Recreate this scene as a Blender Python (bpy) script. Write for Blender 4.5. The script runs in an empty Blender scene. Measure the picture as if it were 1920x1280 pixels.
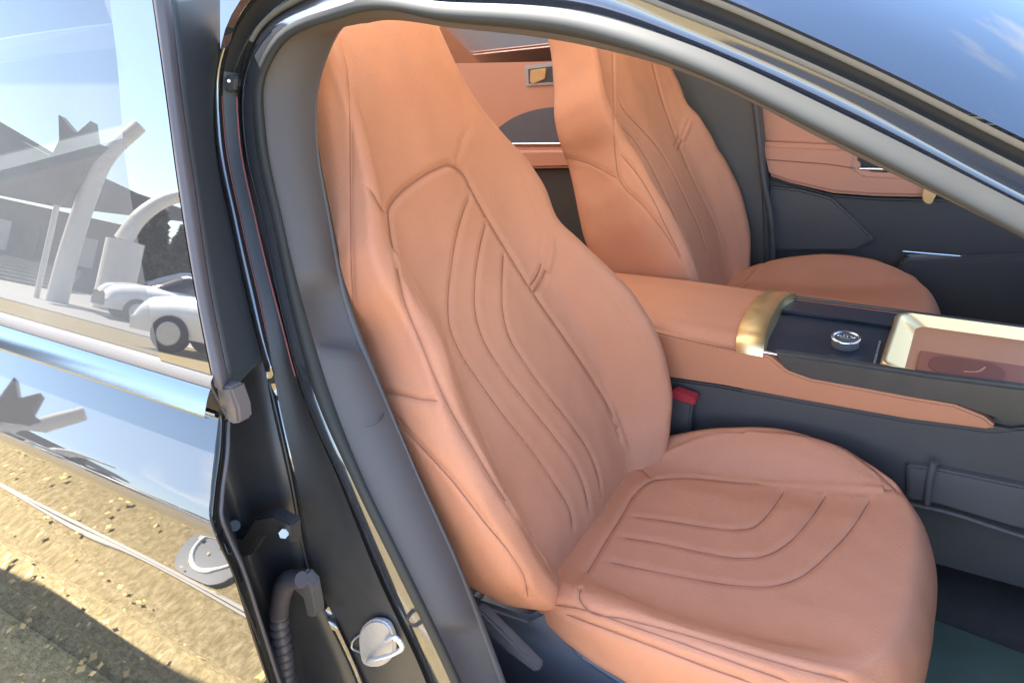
import bpy, bmesh, math, random
import numpy as np
from mathutils import Vector, Matrix
from mathutils.bvhtree import BVHTree
from mathutils.kdtree import KDTree

random.seed(4); rng = np.random.default_rng(4)
SC = bpy.context.scene
COL = SC.collection
# ------------------------------------------------------------------ camera
CAM = np.array([0.4911, -0.4385, 1.4041])
CR = np.array([0.85382, 0.51223, -0.09284])
CU = np.array([-0.16667, 0.43794, 0.88342])
CF = np.array([-0.49317, 0.73881, -0.45929])
FPX = 1400.05
cd = bpy.data.cameras.new("camera"); cam = bpy.data.objects.new("camera", cd); COL.objects.link(cam)
cd.sensor_width = 36.0; cd.lens = FPX * 36 / 1920; cd.clip_start = 0.02; cd.clip_end = 2000
cam.matrix_world = Matrix(((CR[0], CU[0], -CF[0], CAM[0]), (CR[1], CU[1], -CF[1], CAM[1]), (CR[2], CU[2], -CF[2], CAM[2]), (0, 0, 0, 1)))
SC.camera = cam
# ------------------------------------------------------------------ sky, sun, exposure
TO_SUN = np.array([-0.62, 0.068, 1.0]); TO_SUN /= np.linalg.norm(TO_SUN)
SUN_EL = math.asin(TO_SUN[2]); SUN_AZ = math.atan2(TO_SUN[0], TO_SUN[1])
world = bpy.data.worlds.new("World"); SC.world = world; world.use_nodes = True
wn, wl = world.node_tree.nodes, world.node_tree.links
sky = wn.new("ShaderNodeTexSky"); sky.sky_type = 'NISHITA'; sky.sun_disc = False
sky.sun_elevation = SUN_EL; sky.sun_rotation = SUN_AZ; sky.air_density = 1.0; sky.dust_density = 1.0; sky.ozone_density = 2.5
wtc = wn.new("ShaderNodeTexCoord"); wmp = wn.new("ShaderNodeMapping"); wmp.inputs["Scale"].default_value = (1, 1, 2.6); wnz = wn.new("ShaderNodeTexNoise"); wnz.inputs["Scale"].default_value = 3.1; wnz.inputs["Detail"].default_value = 7; wnz.inputs["Roughness"].default_value = 0.55
wl.new(wtc.outputs["Generated"], wmp.inputs[0]); wl.new(wmp.outputs[0], wnz.inputs["Vector"])
wrp = wn.new("ShaderNodeValToRGB"); wrp.color_ramp.elements[0].position = 0.52; wrp.color_ramp.elements[1].position = 0.70; wl.new(wnz.outputs["Fac"], wrp.inputs[0])
wbw = wn.new("ShaderNodeRGBToBW"); wl.new(sky.outputs[0], wbw.inputs[0]); wml = wn.new("ShaderNodeMath"); wml.operation = 'MULTIPLY'; wml.inputs[1].default_value = 1.7; wl.new(wbw.outputs[0], wml.inputs[0])
wmx = wn.new("ShaderNodeMix"); wmx.data_type = 'RGBA'; wl.new(wrp.outputs[0], wmx.inputs[0]); wl.new(sky.outputs[0], wmx.inputs[6]); wl.new(wml.outputs[0], wmx.inputs[7]); wl.new(wmx.outputs[2], wn["Background"].inputs[0]); wn["Background"].inputs[1].default_value = 0.085
sd = bpy.data.lights.new("sun", 'SUN'); sun = bpy.data.objects.new("sun", sd); COL.objects.link(sun)
sd.energy = 4.2; sd.angle = math.radians(0.53); sd.color = (1.0, 0.94, 0.85)
sun.rotation_euler = Vector(-TO_SUN).to_track_quat('-Z', 'Y').to_euler()
SC.view_settings.view_transform = 'Standard'; SC.view_settings.look = 'None'
SC.view_settings.exposure = 3.6; SC.view_settings.gamma = 1.0; SC.view_settings.use_curve_mapping = False
SC.cycles.use_denoising = True
SC.cycles.max_bounces = 10; SC.cycles.diffuse_bounces = 6; SC.cycles.glossy_bounces = 5; SC.cycles.transparent_max_bounces = 10
SC.cycles.sample_clamp_indirect = 6.0; SC.cycles.caustics_reflective = False; SC.cycles.caustics_refractive = False

# ------------------------------------------------------------------ view helpers: photograph pixel -> point on a real surface
def ray(p):
    d = CF * FPX + CR * (p[0] - 960) - CU * (p[1] - 640)
    return d / np.linalg.norm(d)
def atp(p, O, n):
    d = ray(p); n = np.asarray(n, float); return CAM + d * (np.dot(np.asarray(O, float) - CAM, n) / np.dot(d, n))
def aty(p, y): return atp(p, (0, y, 0), (0, 1, 0))
def atz(p, z): return atp(p, (0, 0, z), (0, 0, 1))
def ats(p, fy, off=0.0):
    """point where the pixel's ray meets the surface y = fy(z) + off"""
    d = ray(p); lo, hi = 0.05, 6.0
    for _ in range(50):
        t = (lo + hi) / 2; q = CAM + d * t
        if q[1] < fy(q[2]) + off: lo = t
        else: hi = t
    return CAM + d * lo

def spl(P, n, closed=False):
    """smooth curve (chord-length Hermite) through the rows of P, n samples"""
    P = np.asarray(P, float); sh = P.shape[1:]; Q = P.reshape(len(P), -1)
    if closed: Q = np.vstack([Q, Q[:1]])
    d = np.linalg.norm(np.diff(Q, axis=0), axis=1); d = np.maximum(d, 1e-6)
    t = np.concatenate([[0], np.cumsum(d)]); m = np.empty_like(Q); s = np.diff(Q, axis=0) / d[:, None]
    if closed:
        prev = np.roll(s, 1, 0); dp = np.roll(d, 1)
        m[:-1] = (prev * d[:, None] + s * dp[:, None]) / (d + dp)[:, None]; m[-1] = m[0]
    else:
        if len(Q) > 2: m[1:-1] = (s[:-1] * d[1:, None] + s[1:] * d[:-1, None]) / (d[:-1] + d[1:])[:, None]
        m[0] = s[0]; m[-1] = s[-1]
    x = np.linspace(0, t[-1], n + (1 if closed else 0))
    if closed: x = x[:-1]
    i = np.clip(np.searchsorted(t, x, side='right') - 1, 0, len(d) - 1); h = d[i]; u = ((x - t[i]) / h)[:, None]; h = h[:, None]
    r = (2*u**3 - 3*u**2 + 1) * Q[i] + (u**3 - 2*u**2 + u) * h * m[i] + (-2*u**3 + 3*u**2) * Q[i+1] + (u**3 - u**2) * h * m[i+1]
    return r.reshape((len(x),) + sh)
def interp(x, xs, ys):
    """smooth monotone-ish table look-up"""
    return np.interp(x, xs, ys)
def table(xs, ys, x):
    xs = np.asarray(xs, float); ys = np.asarray(ys, float); s = np.diff(ys) / np.diff(xs); m = np.zeros_like(ys)
    for i in range(1, len(xs) - 1):
        m[i] = 0 if s[i-1] * s[i] <= 0 else 2 * s[i-1] * s[i] / (s[i-1] + s[i])
    m[0], m[-1] = s[0], s[-1]
    x = np.clip(np.asarray(x, float), xs[0], xs[-1]); i = np.clip(np.searchsorted(xs, x, side='right') - 1, 0, len(s) - 1); h = xs[i+1] - xs[i]; u = (x - xs[i]) / h
    return (2*u**3-3*u**2+1)*ys[i] + (u**3-2*u**2+u)*h*m[i] + (-2*u**3+3*u**2)*ys[i+1] + (u**3-u**2)*h*m[i+1]

# ------------------------------------------------------------------ materials
def mat(name, col, rough=0.5, metal=0.0, spec=0.5, coat=0.0, bump=None, vary=None, ior=None, coat_rough=0.03, sheen=0.0):
    m = bpy.data.materials.new(name); m.use_nodes = True; nt = m.node_tree; b = nt.nodes["Principled BSDF"]
    b.inputs["Base Color"].default_value = (*col, 1); b.inputs["Roughness"].default_value = rough; b.inputs["Metallic"].default_value = metal
    b.inputs["Specular IOR Level"].default_value = spec; b.inputs["Coat Weight"].default_value = coat; b.inputs["Coat Roughness"].default_value = coat_rough
    if sheen: b.inputs["Sheen Weight"].default_value = sheen
    if ior: b.inputs["IOR"].default_value = ior
    tc = nt.nodes.new("ShaderNodeTexCoord")
    if vary:
        sc, amt = vary; n = nt.nodes.new("ShaderNodeTexNoise"); n.inputs["Scale"].default_value = sc; n.inputs["Detail"].default_value = 5
        nt.links.new(tc.outputs["Object"], n.inputs["Vector"])
        r = nt.nodes.new("ShaderNodeMix"); r.data_type = 'RGBA'
        r.inputs[6].default_value = (*[c * (1 - amt) for c in col], 1); r.inputs[7].default_value = (*[min(1, c * (1 + amt)) for c in col], 1)
        nt.links.new(n.outputs["Fac"], r.inputs[0]); nt.links.new(r.outputs[2], b.inputs["Base Color"])
        rr = nt.nodes.new("ShaderNodeMapRange"); rr.inputs[3].default_value = max(0.02, rough - 0.06); rr.inputs[4].default_value = rough + 0.08
        nt.links.new(n.outputs["Fac"], rr.inputs[0]); nt.links.new(rr.outputs[0], b.inputs["Roughness"])
    if bump:
        kind, sc, st = bump
        if kind == 'voronoi': t = nt.nodes.new("ShaderNodeTexVoronoi"); out = t.outputs["Distance"]
        else: t = nt.nodes.new("ShaderNodeTexNoise"); t.inputs["Detail"].default_value = 4; out = t.outputs["Fac"]
        t.inputs["Scale"].default_value = sc; nt.links.new(tc.outputs["Object"], t.inputs["Vector"])
        bp = nt.nodes.new("ShaderNodeBump"); bp.inputs["Strength"].default_value = st; bp.inputs["Distance"].default_value = 0.001
        nt.links.new(out, bp.inputs["Height"]); nt.links.new(bp.outputs[0], b.inputs["Normal"])
    return m
M = {}
M['leather'] = mat('tan_leather', (0.45, 0.195, 0.112), 0.56, spec=0.22, bump=('voronoi', 300, 0.40), vary=(14, 0.08))
M['leather_side'] = mat('tan_leather_side', (0.44, 0.185, 0.10), 0.48, spec=0.4, bump=('voronoi', 420, 0.22), vary=(9, 0.06))
M['thread'] = mat('brown_thread', (0.26, 0.10, 0.06), 0.8)
M['door_leather'] = mat('orange_door_leather', (0.52, 0.24, 0.155), 0.5, bump=('voronoi', 300, 0.2), vary=(6, 0.06))
M['dark'] = mat('dark_plastic', (0.058, 0.054, 0.053), 0.6, bump=('noise', 500, 0.3), vary=(12, 0.15))
M['dark_grey'] = mat('dark_grey_plastic', (0.080, 0.076, 0.076), 0.55, bump=('noise', 400, 0.3), vary=(10, 0.12))
M['trim_grey'] = mat('grey_pillar_trim', (0.074, 0.067, 0.067), 0.7, bump=('noise', 600, 0.3), vary=(20, 0.08))
M['rubber'] = mat('door_seal_rubber', (0.022, 0.023, 0.022), 0.62, spec=0.35, vary=(30, 0.1))
M['gloss'] = mat('black_paint', (0.006, 0.006, 0.007), 0.06, spec=0.5, ior=1.5)
M['gloss_frame'] = mat('blue_black_frame_paint', (0.026, 0.028, 0.033), 0.10, spec=0.5, ior=2.2)
M['paint'] = mat('black_body_paint', (0.022, 0.022, 0.023), 0.02, spec=0.5, ior=1.72)
M['jamb'] = mat('black_jamb_paint', (0.034, 0.034, 0.036), 0.42, spec=0.5, vary=(40, 0.2))
M['frame_matte'] = mat('satin_black_frame', (0.032, 0.038, 0.045), 0.45, spec=0.5, vary=(8, 0.1))
M['highlit_trim'] = mat('highlit_seal_lip', (0.11, 0.11, 0.105), 0.5, vary=(60, 0.1))  # pale tone paints the highlight along the rubber edges
M['cover'] = mat('gloss_black_cover', (0.02, 0.02, 0.022), 0.015, spec=0.5, ior=2.3)
M['dark_chrome'] = mat('dark_chrome', (0.17, 0.19, 0.225), 0.14, metal=1.0)
M['channel_grey'] = mat('grey_brown_channel', (0.028, 0.026, 0.024), 0.7, spec=0.15, vary=(40, 0.15))
M['chrome'] = mat('chrome', (0.80, 0.82, 0.85), 0.10, metal=1.0)
M['gold'] = mat('champagne_metal', (0.86, 0.64, 0.33), 0.36, metal=1.0, vary=(40, 0.05))
M['steel'] = mat('steel', (0.46, 0.45, 0.45), 0.34, metal=0.5, vary=(60, 0.12))
M['tray'] = mat('blue_black_tray', (0.018, 0.024, 0.036), 0.30, spec=0.6, vary=(20, 0.1))
M['copper'] = mat('copper_gloss_panel', (0.52, 0.235, 0.125), 0.42, spec=0.3, coat=0.08, coat_rough=0.1)
M['copper_dark'] = mat('brown_gloss_panel', (0.30, 0.112, 0.07), 0.4, spec=0.3)
M['copper_well'] = mat('brown_cup_holder', (0.21, 0.075, 0.05), 0.35, spec=0.4)
M['bright_steel'] = mat('bright_steel', (0.80, 0.80, 0.82), 0.25, metal=0.6)
M['grey_band'] = mat('grey_console_trim', (0.075, 0.075, 0.072), 0.34, metal=0.4, vary=(30, 0.12))
M['red'] = mat('red_plastic', (0.32, 0.03, 0.04), 0.4)
M['red_edge'] = mat('red_reflection', (0.26, 0.08, 0.075), 0.45)  # the cabin's red reflection, put into the colour
M['shield'] = mat('blue_grey_plastic', (0.105, 0.105, 0.118), 0.45, bump=('noise', 500, 0.3), vary=(10, 0.12))
M['carpet'] = mat('black_carpet', (0.062, 0.06, 0.06), 0.95, bump=('noise', 900, 1.0), vary=(60, 0.3))
M['mat_film'] = mat('green_tinted_film', (0.085, 0.125, 0.10), 0.32, coat=0.5, coat_rough=0.2, bump=('noise', 40, 0.8), vary=(7, 0.4))
M['purple_rubber'] = mat('purple_grey_rubber', (0.07, 0.062, 0.07), 0.45, vary=(30, 0.1))
M['white_paint'] = mat('white_car_paint', (0.72, 0.72, 0.70), 0.25, coat=1.0)
M['off_white'] = mat('off_white_plaster', (0.66, 0.62, 0.56), 0.7, vary=(2, 0.06))
M['tyre'] = mat('tyre', (0.02, 0.02, 0.02), 0.8)
M['dark_glass'] = mat('dark_car_glass', (0.01, 0.012, 0.014), 0.06, spec=0.9)
M['building'] = mat('brown_grey_cladding', (0.20, 0.18, 0.165), 0.8, vary=(0.5, 0.15))
M['roof'] = mat('grey_roofing', (0.16, 0.15, 0.14), 0.75, vary=(0.6, 0.15))
M['pale_wall'] = mat('pale_wall', (0.5, 0.46, 0.40), 0.8, vary=(0.4, 0.08))
M['bark'] = mat('bark', (0.07, 0.05, 0.035), 0.9)
M['leaf'] = mat('dark_leaves', (0.035, 0.05, 0.025), 0.8, vary=(3, 0.3))
M['headliner'] = mat('headliner', (0.42, 0.40, 0.38), 0.9)
M['asphalt'] = mat('asphalt', (0.05, 0.05, 0.052), 0.9, vary=(8, 0.2))
M['concrete'] = mat('kerb_concrete', (0.24, 0.225, 0.20), 0.85, vary=(5, 0.12))
M['cast_iron'] = mat('cast_iron', (0.09, 0.09, 0.092), 0.6, vary=(30, 0.2))
M['white_line'] = mat('worn_white_enamel', (0.6, 0.6, 0.57), 0.6, vary=(20, 0.15))
M['cloud'] = mat('cloud_white', (0.9, 0.9, 0.9), 1.0)

def glassy(name, refl, tint, ior=1.6, base=0.0, haze=0.0):
    """coated glass: a Fresnel reflection over a tinted clear layer"""
    m = bpy.data.materials.new(name); m.use_nodes = True; nt = m.node_tree; nt.nodes.remove(nt.nodes["Principled BSDF"]); out = nt.nodes["Material Output"]
    tr = nt.nodes.new("ShaderNodeBsdfTransparent"); tr.inputs[0].default_value = (*tint, 1)
    gl = nt.nodes.new("ShaderNodeBsdfGlossy"); gl.inputs["Roughness"].default_value = 0.004; gl.inputs["Color"].default_value = (*refl, 1)
    fr = nt.nodes.new("ShaderNodeFresnel"); fr.inputs["IOR"].default_value = ior
    ad = nt.nodes.new("ShaderNodeMath"); ad.operation = 'ADD'; ad.use_clamp = True; ad.inputs[1].default_value = base
    mx = nt.nodes.new("ShaderNodeMixShader"); nt.links.new(fr.outputs[0], ad.inputs[0]); nt.links.new(ad.outputs[0], mx.inputs[0])
    nt.links.new(tr.outputs[0], mx.inputs[1]); nt.links.new(gl.outputs[0], mx.inputs[2]); nt.links.new(mx.outputs[0], out.inputs[0])
    if haze:  # pale diffuse film imitates glare haze over the reflections
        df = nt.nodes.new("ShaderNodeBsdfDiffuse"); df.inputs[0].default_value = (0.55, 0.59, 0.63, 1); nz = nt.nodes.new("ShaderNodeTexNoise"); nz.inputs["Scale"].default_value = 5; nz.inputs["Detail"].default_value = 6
        tc = nt.nodes.new("ShaderNodeTexCoord"); nt.links.new(tc.outputs["Object"], nz.inputs["Vector"]); mr = nt.nodes.new("ShaderNodeMapRange"); mr.inputs[3].default_value = haze * .6; mr.inputs[4].default_value = haze * 1.4; nt.links.new(nz.outputs["Fac"], mr.inputs[0])
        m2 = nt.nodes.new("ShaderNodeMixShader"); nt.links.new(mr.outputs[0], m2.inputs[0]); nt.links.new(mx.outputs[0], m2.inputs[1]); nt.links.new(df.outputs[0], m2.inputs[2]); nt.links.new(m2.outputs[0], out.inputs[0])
    return m
M['windscreen'] = glassy('windscreen_glass', (0.95, 0.97, 1.0), (0.05, 0.055, 0.06), 1.9, 0.0)
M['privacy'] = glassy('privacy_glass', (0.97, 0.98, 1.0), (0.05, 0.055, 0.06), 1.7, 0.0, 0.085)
M['tinted_rear'] = glassy('tinted_rear_glass', (0.9, 0.92, 0.95), (0.16, 0.17, 0.18), 1.45, 0.0)
M['tinted'] = glassy('tinted_glass', (0.9, 0.92, 0.95), (0.035, 0.037, 0.04), 1.45, 0.0)

M['roof_glass'] = glassy('roof_glass', (0.95, 0.97, 1.0), (0.5, 0.52, 0.54), 1.6, 0.0)  # roof left clear so sunlight reaches the added sheets below
def diffuser_mat():  # translucent sheet, added to brighten the cabin from above
    m = bpy.data.materials.new("light_diffuser"); m.use_nodes = True; nt = m.node_tree; nt.nodes.remove(nt.nodes["Principled BSDF"]); out = nt.nodes["Material Output"]
    a = nt.nodes.new("ShaderNodeBsdfTranslucent"); a.inputs[0].default_value = (0.72, 0.67, 0.60, 1); b = nt.nodes.new("ShaderNodeBsdfDiffuse"); b.inputs[0].default_value = (0.45, 0.43, 0.40, 1)
    mx = nt.nodes.new("ShaderNodeMixShader"); mx.inputs[0].default_value = 0.40; nt.links.new(a.outputs[0], mx.inputs[1]); nt.links.new(b.outputs[0], mx.inputs[2]); nt.links.new(mx.outputs[0], out.inputs[0]); return m
M['diffuser'] = diffuser_mat()
def ground_mat():
    m = bpy.data.materials.new("dry_leafy_grass"); m.use_nodes = True; nt = m.node_tree; b = nt.nodes["Principled BSDF"]; b.inputs["Roughness"].default_value = 0.95; b.inputs["Specular IOR Level"].default_value = 0.1
    tc = nt.nodes.new("ShaderNodeTexCoord")
    n1 = nt.nodes.new("ShaderNodeTexNoise"); n1.inputs["Scale"].default_value = 44; n1.inputs["Detail"].default_value = 10; n1.inputs["Roughness"].default_value = 0.7
    n2 = nt.nodes.new("ShaderNodeTexVoronoi"); n2.inputs["Scale"].default_value = 70
    n3 = nt.nodes.new("ShaderNodeTexNoise"); n3.inputs["Scale"].default_value = 1.6; n3.inputs["Detail"].default_value = 3
    for n in (n1, n2, n3): nt.links.new(tc.outputs["Object"], n.inputs["Vector"])
    cr = nt.nodes.new("ShaderNodeValToRGB"); e = cr.color_ramp.elements
    e[0].position = 0.30; e[0].color = (0.05, 0.04, 0.018, 1); e[1].position = 0.72; e[1].color = (0.40, 0.335, 0.22, 1)
    q = e.new(0.45); q.color = (0.15, 0.115, 0.055, 1); q = e.new(0.58); q.color = (0.27, 0.215, 0.125, 1)
    nt.links.new(n1.outputs["Fac"], cr.inputs[0])
    cr2 = nt.nodes.new("ShaderNodeValToRGB"); cr2.color_ramp.elements[0].color = (0.33, 0.26, 0.145, 1); cr2.color_ramp.elements[1].color = (0.20, 0.15, 0.06, 1)
    nt.links.new(n2.outputs["Distance"], cr2.inputs[0])
    mx = nt.nodes.new("ShaderNodeMix"); mx.data_type = 'RGBA'; nt.links.new(n3.outputs["Fac"], mx.inputs[0]); nt.links.new(cr.outputs[0], mx.inputs[6]); nt.links.new(cr2.outputs[0], mx.inputs[7])
    nt.links.new(mx.outputs[2], b.inputs["Base Color"])
    bp = nt.nodes.new("ShaderNodeBump"); bp.inputs["Distance"].default_value = 0.02; bp.inputs["Strength"].default_value = 0.8; nt.links.new(n1.outputs["Fac"], bp.inputs["Height"]); nt.links.new(bp.outputs[0], b.inputs["Normal"])
    return m
M['ground'] = ground_mat()

# ------------------------------------------------------------------ mesh helpers
def link(name, verts, faces, m, parent=None, smooth=True, angle=None):
    me = bpy.data.meshes.new(name); me.from_pydata([tuple(map(float, v)) for v in verts], [], [tuple(map(int, f)) for f in faces]); me.update()
    o = bpy.data.objects.new(name, me); COL.objects.link(o)
    if m is not None: me.materials.append(m)
    if smooth: me.polygons.foreach_set("use_smooth", [True] * len(me.polygons))
    if angle is not None: me.set_sharp_from_angle(angle=math.radians(angle))
    if parent is not None: o.parent = parent
    return o
def grid_faces(n, m, cu=False, cv=False):
    a = np.arange(n * m).reshape(n, m); iu = np.arange(n if cu else n - 1); iv = np.arange(m if cv else m - 1)
    I, J = np.meshgrid(iu, iv, indexing='ij'); I2 = (I + 1) % n; J2 = (J + 1) % m
    return np.stack([a[I, J], a[I2, J], a[I2, J2], a[I, J2]], -1).reshape(-1, 4)
def sheet(name, G, m, parent=None, closed_v=False, cap=False, thick=0.0, angle=None, out=None):
    """G: (n, m, 3) grid of points; out: the way its faces should look"""
    if out is not None and (np.cross(np.gradient(G, axis=0), np.gradient(G, axis=1)).reshape(-1, 3).mean(0) * np.array(out)).sum() < 0: G = G[::-1]
    n, k = G.shape[:2]; f = [tuple(q) for q in grid_faces(n, k, False, closed_v)]
    if cap and closed_v:
        f.append(tuple(range(k))[::-1]); f.append(tuple((n - 1) * k + i for i in range(k)))
    o = link(name, G.reshape(-1, 3), f, m, parent, True, angle)
    if thick:
        md = o.modifiers.new("thickness", 'SOLIDIFY'); md.thickness = thick; md.offset = 0
    return o
def prism(name, pts, dv, m, parent=None, bevel=0.003, seg=2, smooth=False):
    """closed outline of 3D points pushed along dv, edges rounded"""
    bm = bmesh.new(); pts = [np.asarray(p, float) for p in pts]; dv = np.asarray(dv, float)
    a = [bm.verts.new(p) for p in pts]; b = [bm.verts.new(p + dv) for p in pts]; n = len(pts)
    bm.faces.new(a); bm.faces.new(b[::-1])
    for i in range(n): bm.faces.new((a[i], b[i], b[(i+1) % n], a[(i+1) % n]))
    bmesh.ops.recalc_face_normals(bm, faces=bm.faces)
    if bevel:
        ed = [e for e in bm.edges if (e.verts[0] in a and e.verts[1] in a) or (e.verts[0] in b and e.verts[1] in b) or e.calc_face_angle(0) > 0.5]
        bmesh.ops.bevel(bm, geom=ed, offset=bevel, segments=seg, affect='EDGES', clamp_overlap=True)
    me = bpy.data.meshes.new(name); bm.to_mesh(me); bm.free(); o = bpy.data.objects.new(name, me); COL.objects.link(o); me.materials.append(m)
    me.polygons.foreach_set("use_smooth", [True] * len(me.polygons)); me.set_sharp_from_angle(angle=math.radians(35))
    if parent is not None: o.parent = parent
    return o
def box(name, lo, hi, m, parent=None, bevel=0.004):
    (x0, y0, z0), (x1, y1, z1) = lo, hi
    return prism(name, [(x0, y0, z0), (x1, y0, z0), (x1, y1, z0), (x0, y1, z0)], (0, 0, z1 - z0), m, parent, bevel)
def tube(name, path, r, m, parent=None, n=None, sides=10, closed=False, cap=True):
    P = np.asarray(path, float)
    if n: P = spl(P, n, closed)
    k = len(P); R = np.full(k, r) if np.isscalar(r) else np.interp(np.linspace(0, 1, k), np.linspace(0, 1, len(r)), r)
    T = np.gradient(P, axis=0)
    if closed: T = np.roll(P, -1, 0) - np.roll(P, 1, 0)
    T /= np.linalg.norm(T, axis=1)[:, None] + 1e-12
    N = np.cross(T[0], (0.31, 0.22, 0.93)); N /= np.linalg.norm(N); V = []
    a = np.linspace(0, 2 * np.pi, sides, endpoint=False)
    for i in range(k):
        N = N - T[i] * np.dot(N, T[i]); N /= np.linalg.norm(N); B = np.cross(T[i], N)
        V.append(P[i] + R[i] * (np.cos(a)[:, None] * N + np.sin(a)[:, None] * B))
    V = np.array(V); f = [tuple(q) for q in grid_faces(k, sides, closed, True)]
    if cap and not closed: f.append(tuple(range(sides))[::-1]); f.append(tuple((k - 1) * sides + i for i in range(sides)))
    return link(name, V.reshape(-1, 3), f, m, parent, True, 60)
def join(name, objs, parent=None):
    """several shapes of ONE part -> one mesh"""
    bm = bmesh.new(); mats = []
    me = bpy.data.meshes.new(name)
    V, F, MI, SM = [], [], [], []
    for o in objs:
        b = len(V); V += [tuple(o.matrix_world @ v.co) for v in o.data.vertices]
        mm = o.data.materials[0]
        if mm not in mats: mats.append(mm)
        for p in o.data.polygons: F.append(tuple(b + i for i in p.vertices)); MI.append(mats.index(mm)); SM.append(p.use_smooth)
    me.from_pydata(V, [], F)
    for x in mats: me.materials.append(x)
    me.polygons.foreach_set("material_index", MI); me.polygons.foreach_set("use_smooth", SM); me.set_sharp_from_angle(angle=math.radians(40))
    for o in objs: bpy.data.objects.remove(o)
    o = bpy.data.objects.new(name, me); COL.objects.link(o)
    if parent is not None: o.parent = parent
    return o
def empty(name, loc=(0, 0, 0), parent=None):
    o = bpy.data.objects.new(name, None); COL.objects.link(o); o.location = loc; o.empty_display_size = 0.05
    if parent is not None: o.parent = parent
    return o
def tag(o, label=None, cat=None, group=None, kind=None):
    for k, v in (("label", label), ("category", cat), ("group", group), ("kind", kind)):
        if v: o[k] = v
    return o

# ================================================================== SETTING
g = link("ground", [(-300, -300, 0), (300, -300, 0), (300, 300, 0), (-300, 300, 0)], [(0, 1, 2, 3)], M['ground'], smooth=False); g["kind"] = "structure"
pv = box("pavement", (-60, -34, -0.05), (4, -9.0, 0.02), M['concrete']); pv["kind"] = "structure"
rd = box("road", (-300, 2.6, -0.05), (300, 70, 0.012), M["asphalt"], bevel=0); rd["kind"] = "structure"
kb = box("kerb", (-9.0, -0.42, -0.1), (3.0, -0.365, 0.016), M['concrete'], bevel=0.01); kb["kind"] = "structure"

# ================================================================== CAR
car = tag(empty("sedan_car"), "black sedan seen through its open front doorway, with tan leather seats inside", "car")

# ---- front seat ---------------------------------------------------------------------------------
SEAT_Y, SEAT_Z, REC = 0.525, 0.49, math.radians(23.5)
UB = np.array([-math.sin(REC), 0, math.cos(REC)]); NB = np.array([math.cos(REC), 0, math.sin(REC)]); LB = np.array([0, 1.0, 0]); OB = np.array([0.0, SEAT_Y - .02, SEAT_Z])
NU, NV = 300, 360
def section(nodes, n):
    """closed smooth section through half nodes mirrored left/right; nodes run centre front -> edge -> centre back"""
    a = np.asarray(nodes, float); full = np.vstack([a, a[1:-1][::-1] * np.array([-1, 1.0])])
    return spl(full, n, True)
def backrest_grid():
    us = np.concatenate([np.linspace(-0.055, 0.90, NU - 14), 0.90 + 0.055 * np.sin(np.linspace(0.08, 1, 14) * np.pi / 2)])
    tu = [-.055, -.02, .03, .1, .2, .3, .38, .44, .50, .55, .60, .68, .76, .84, .90, .935, .955]
    W  = table(tu, [.185, .225, .255, .282, .291, .286, .268, .246, .232, .238, .230, .184, .151, .138, .136, .11, .03], us)
    HB = table(tu, [.035, .052, .070, .088, .098, .088, .066, .050, .031, .026, .022, .016, .012, .010, .008, .0, -.02], us)
    EK = table(tu, [.6, .6, .5, .4, .3, .2, .2, .3, .5, .7, .8, 1, 1, 1, 1, 1, 1], us)
    LS = table(tu, [.62, .63, .64, .64, .63, .62, .62, .63, .64, .65, .66, .68, .70, .70, .70, .7, .7], us)
    H0 = table(tu, [.0, .004, .008, .012, .016, .018, .018, .018, .018, .020, .022, .026, .030, .036, .040, .03, .0], us)
    TK = table(tu, [.07, .09, .11, .14, .16, .16, .155, .15, .145, .14, .135, .125, .115, .11, .105, .08, .05], us)
    G = []
    for u, w, hb, ls, h0, tk, ek in zip(us, W, HB, LS, H0, TK, EK):
        nd = [(0, 0.0), (ls * w * .55, -.003), (ls * w, .004), (ls * w + .35 * (1 - ls) * w, hb * .62), (ls * w + .68 * (1 - ls) * w, hb), (w * (.965 + .015 * ek), hb - .012 + .008 * ek), (w, hb - .04 + .022 * ek),
              (w * .995, (hb - .04) * .5 - tk * .45), (w * .955, -tk * .85), (w * .82, -tk), (w * .4, -tk * 1.06), (0, -tk * 1.08)]
        s = section(nd, NV); fac = 1 - .38 * np.clip((.46 - u) / .12, 0, 1); s[:, 1] *= np.where((s[:, 0] < 0) & (s[:, 1] > 0), fac, 1.0); s[:, 1] += h0
        G.append(OB + s[:, :1] * LB + u * UB + s[:, 1:] * NB)
    return np.array(G)
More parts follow.
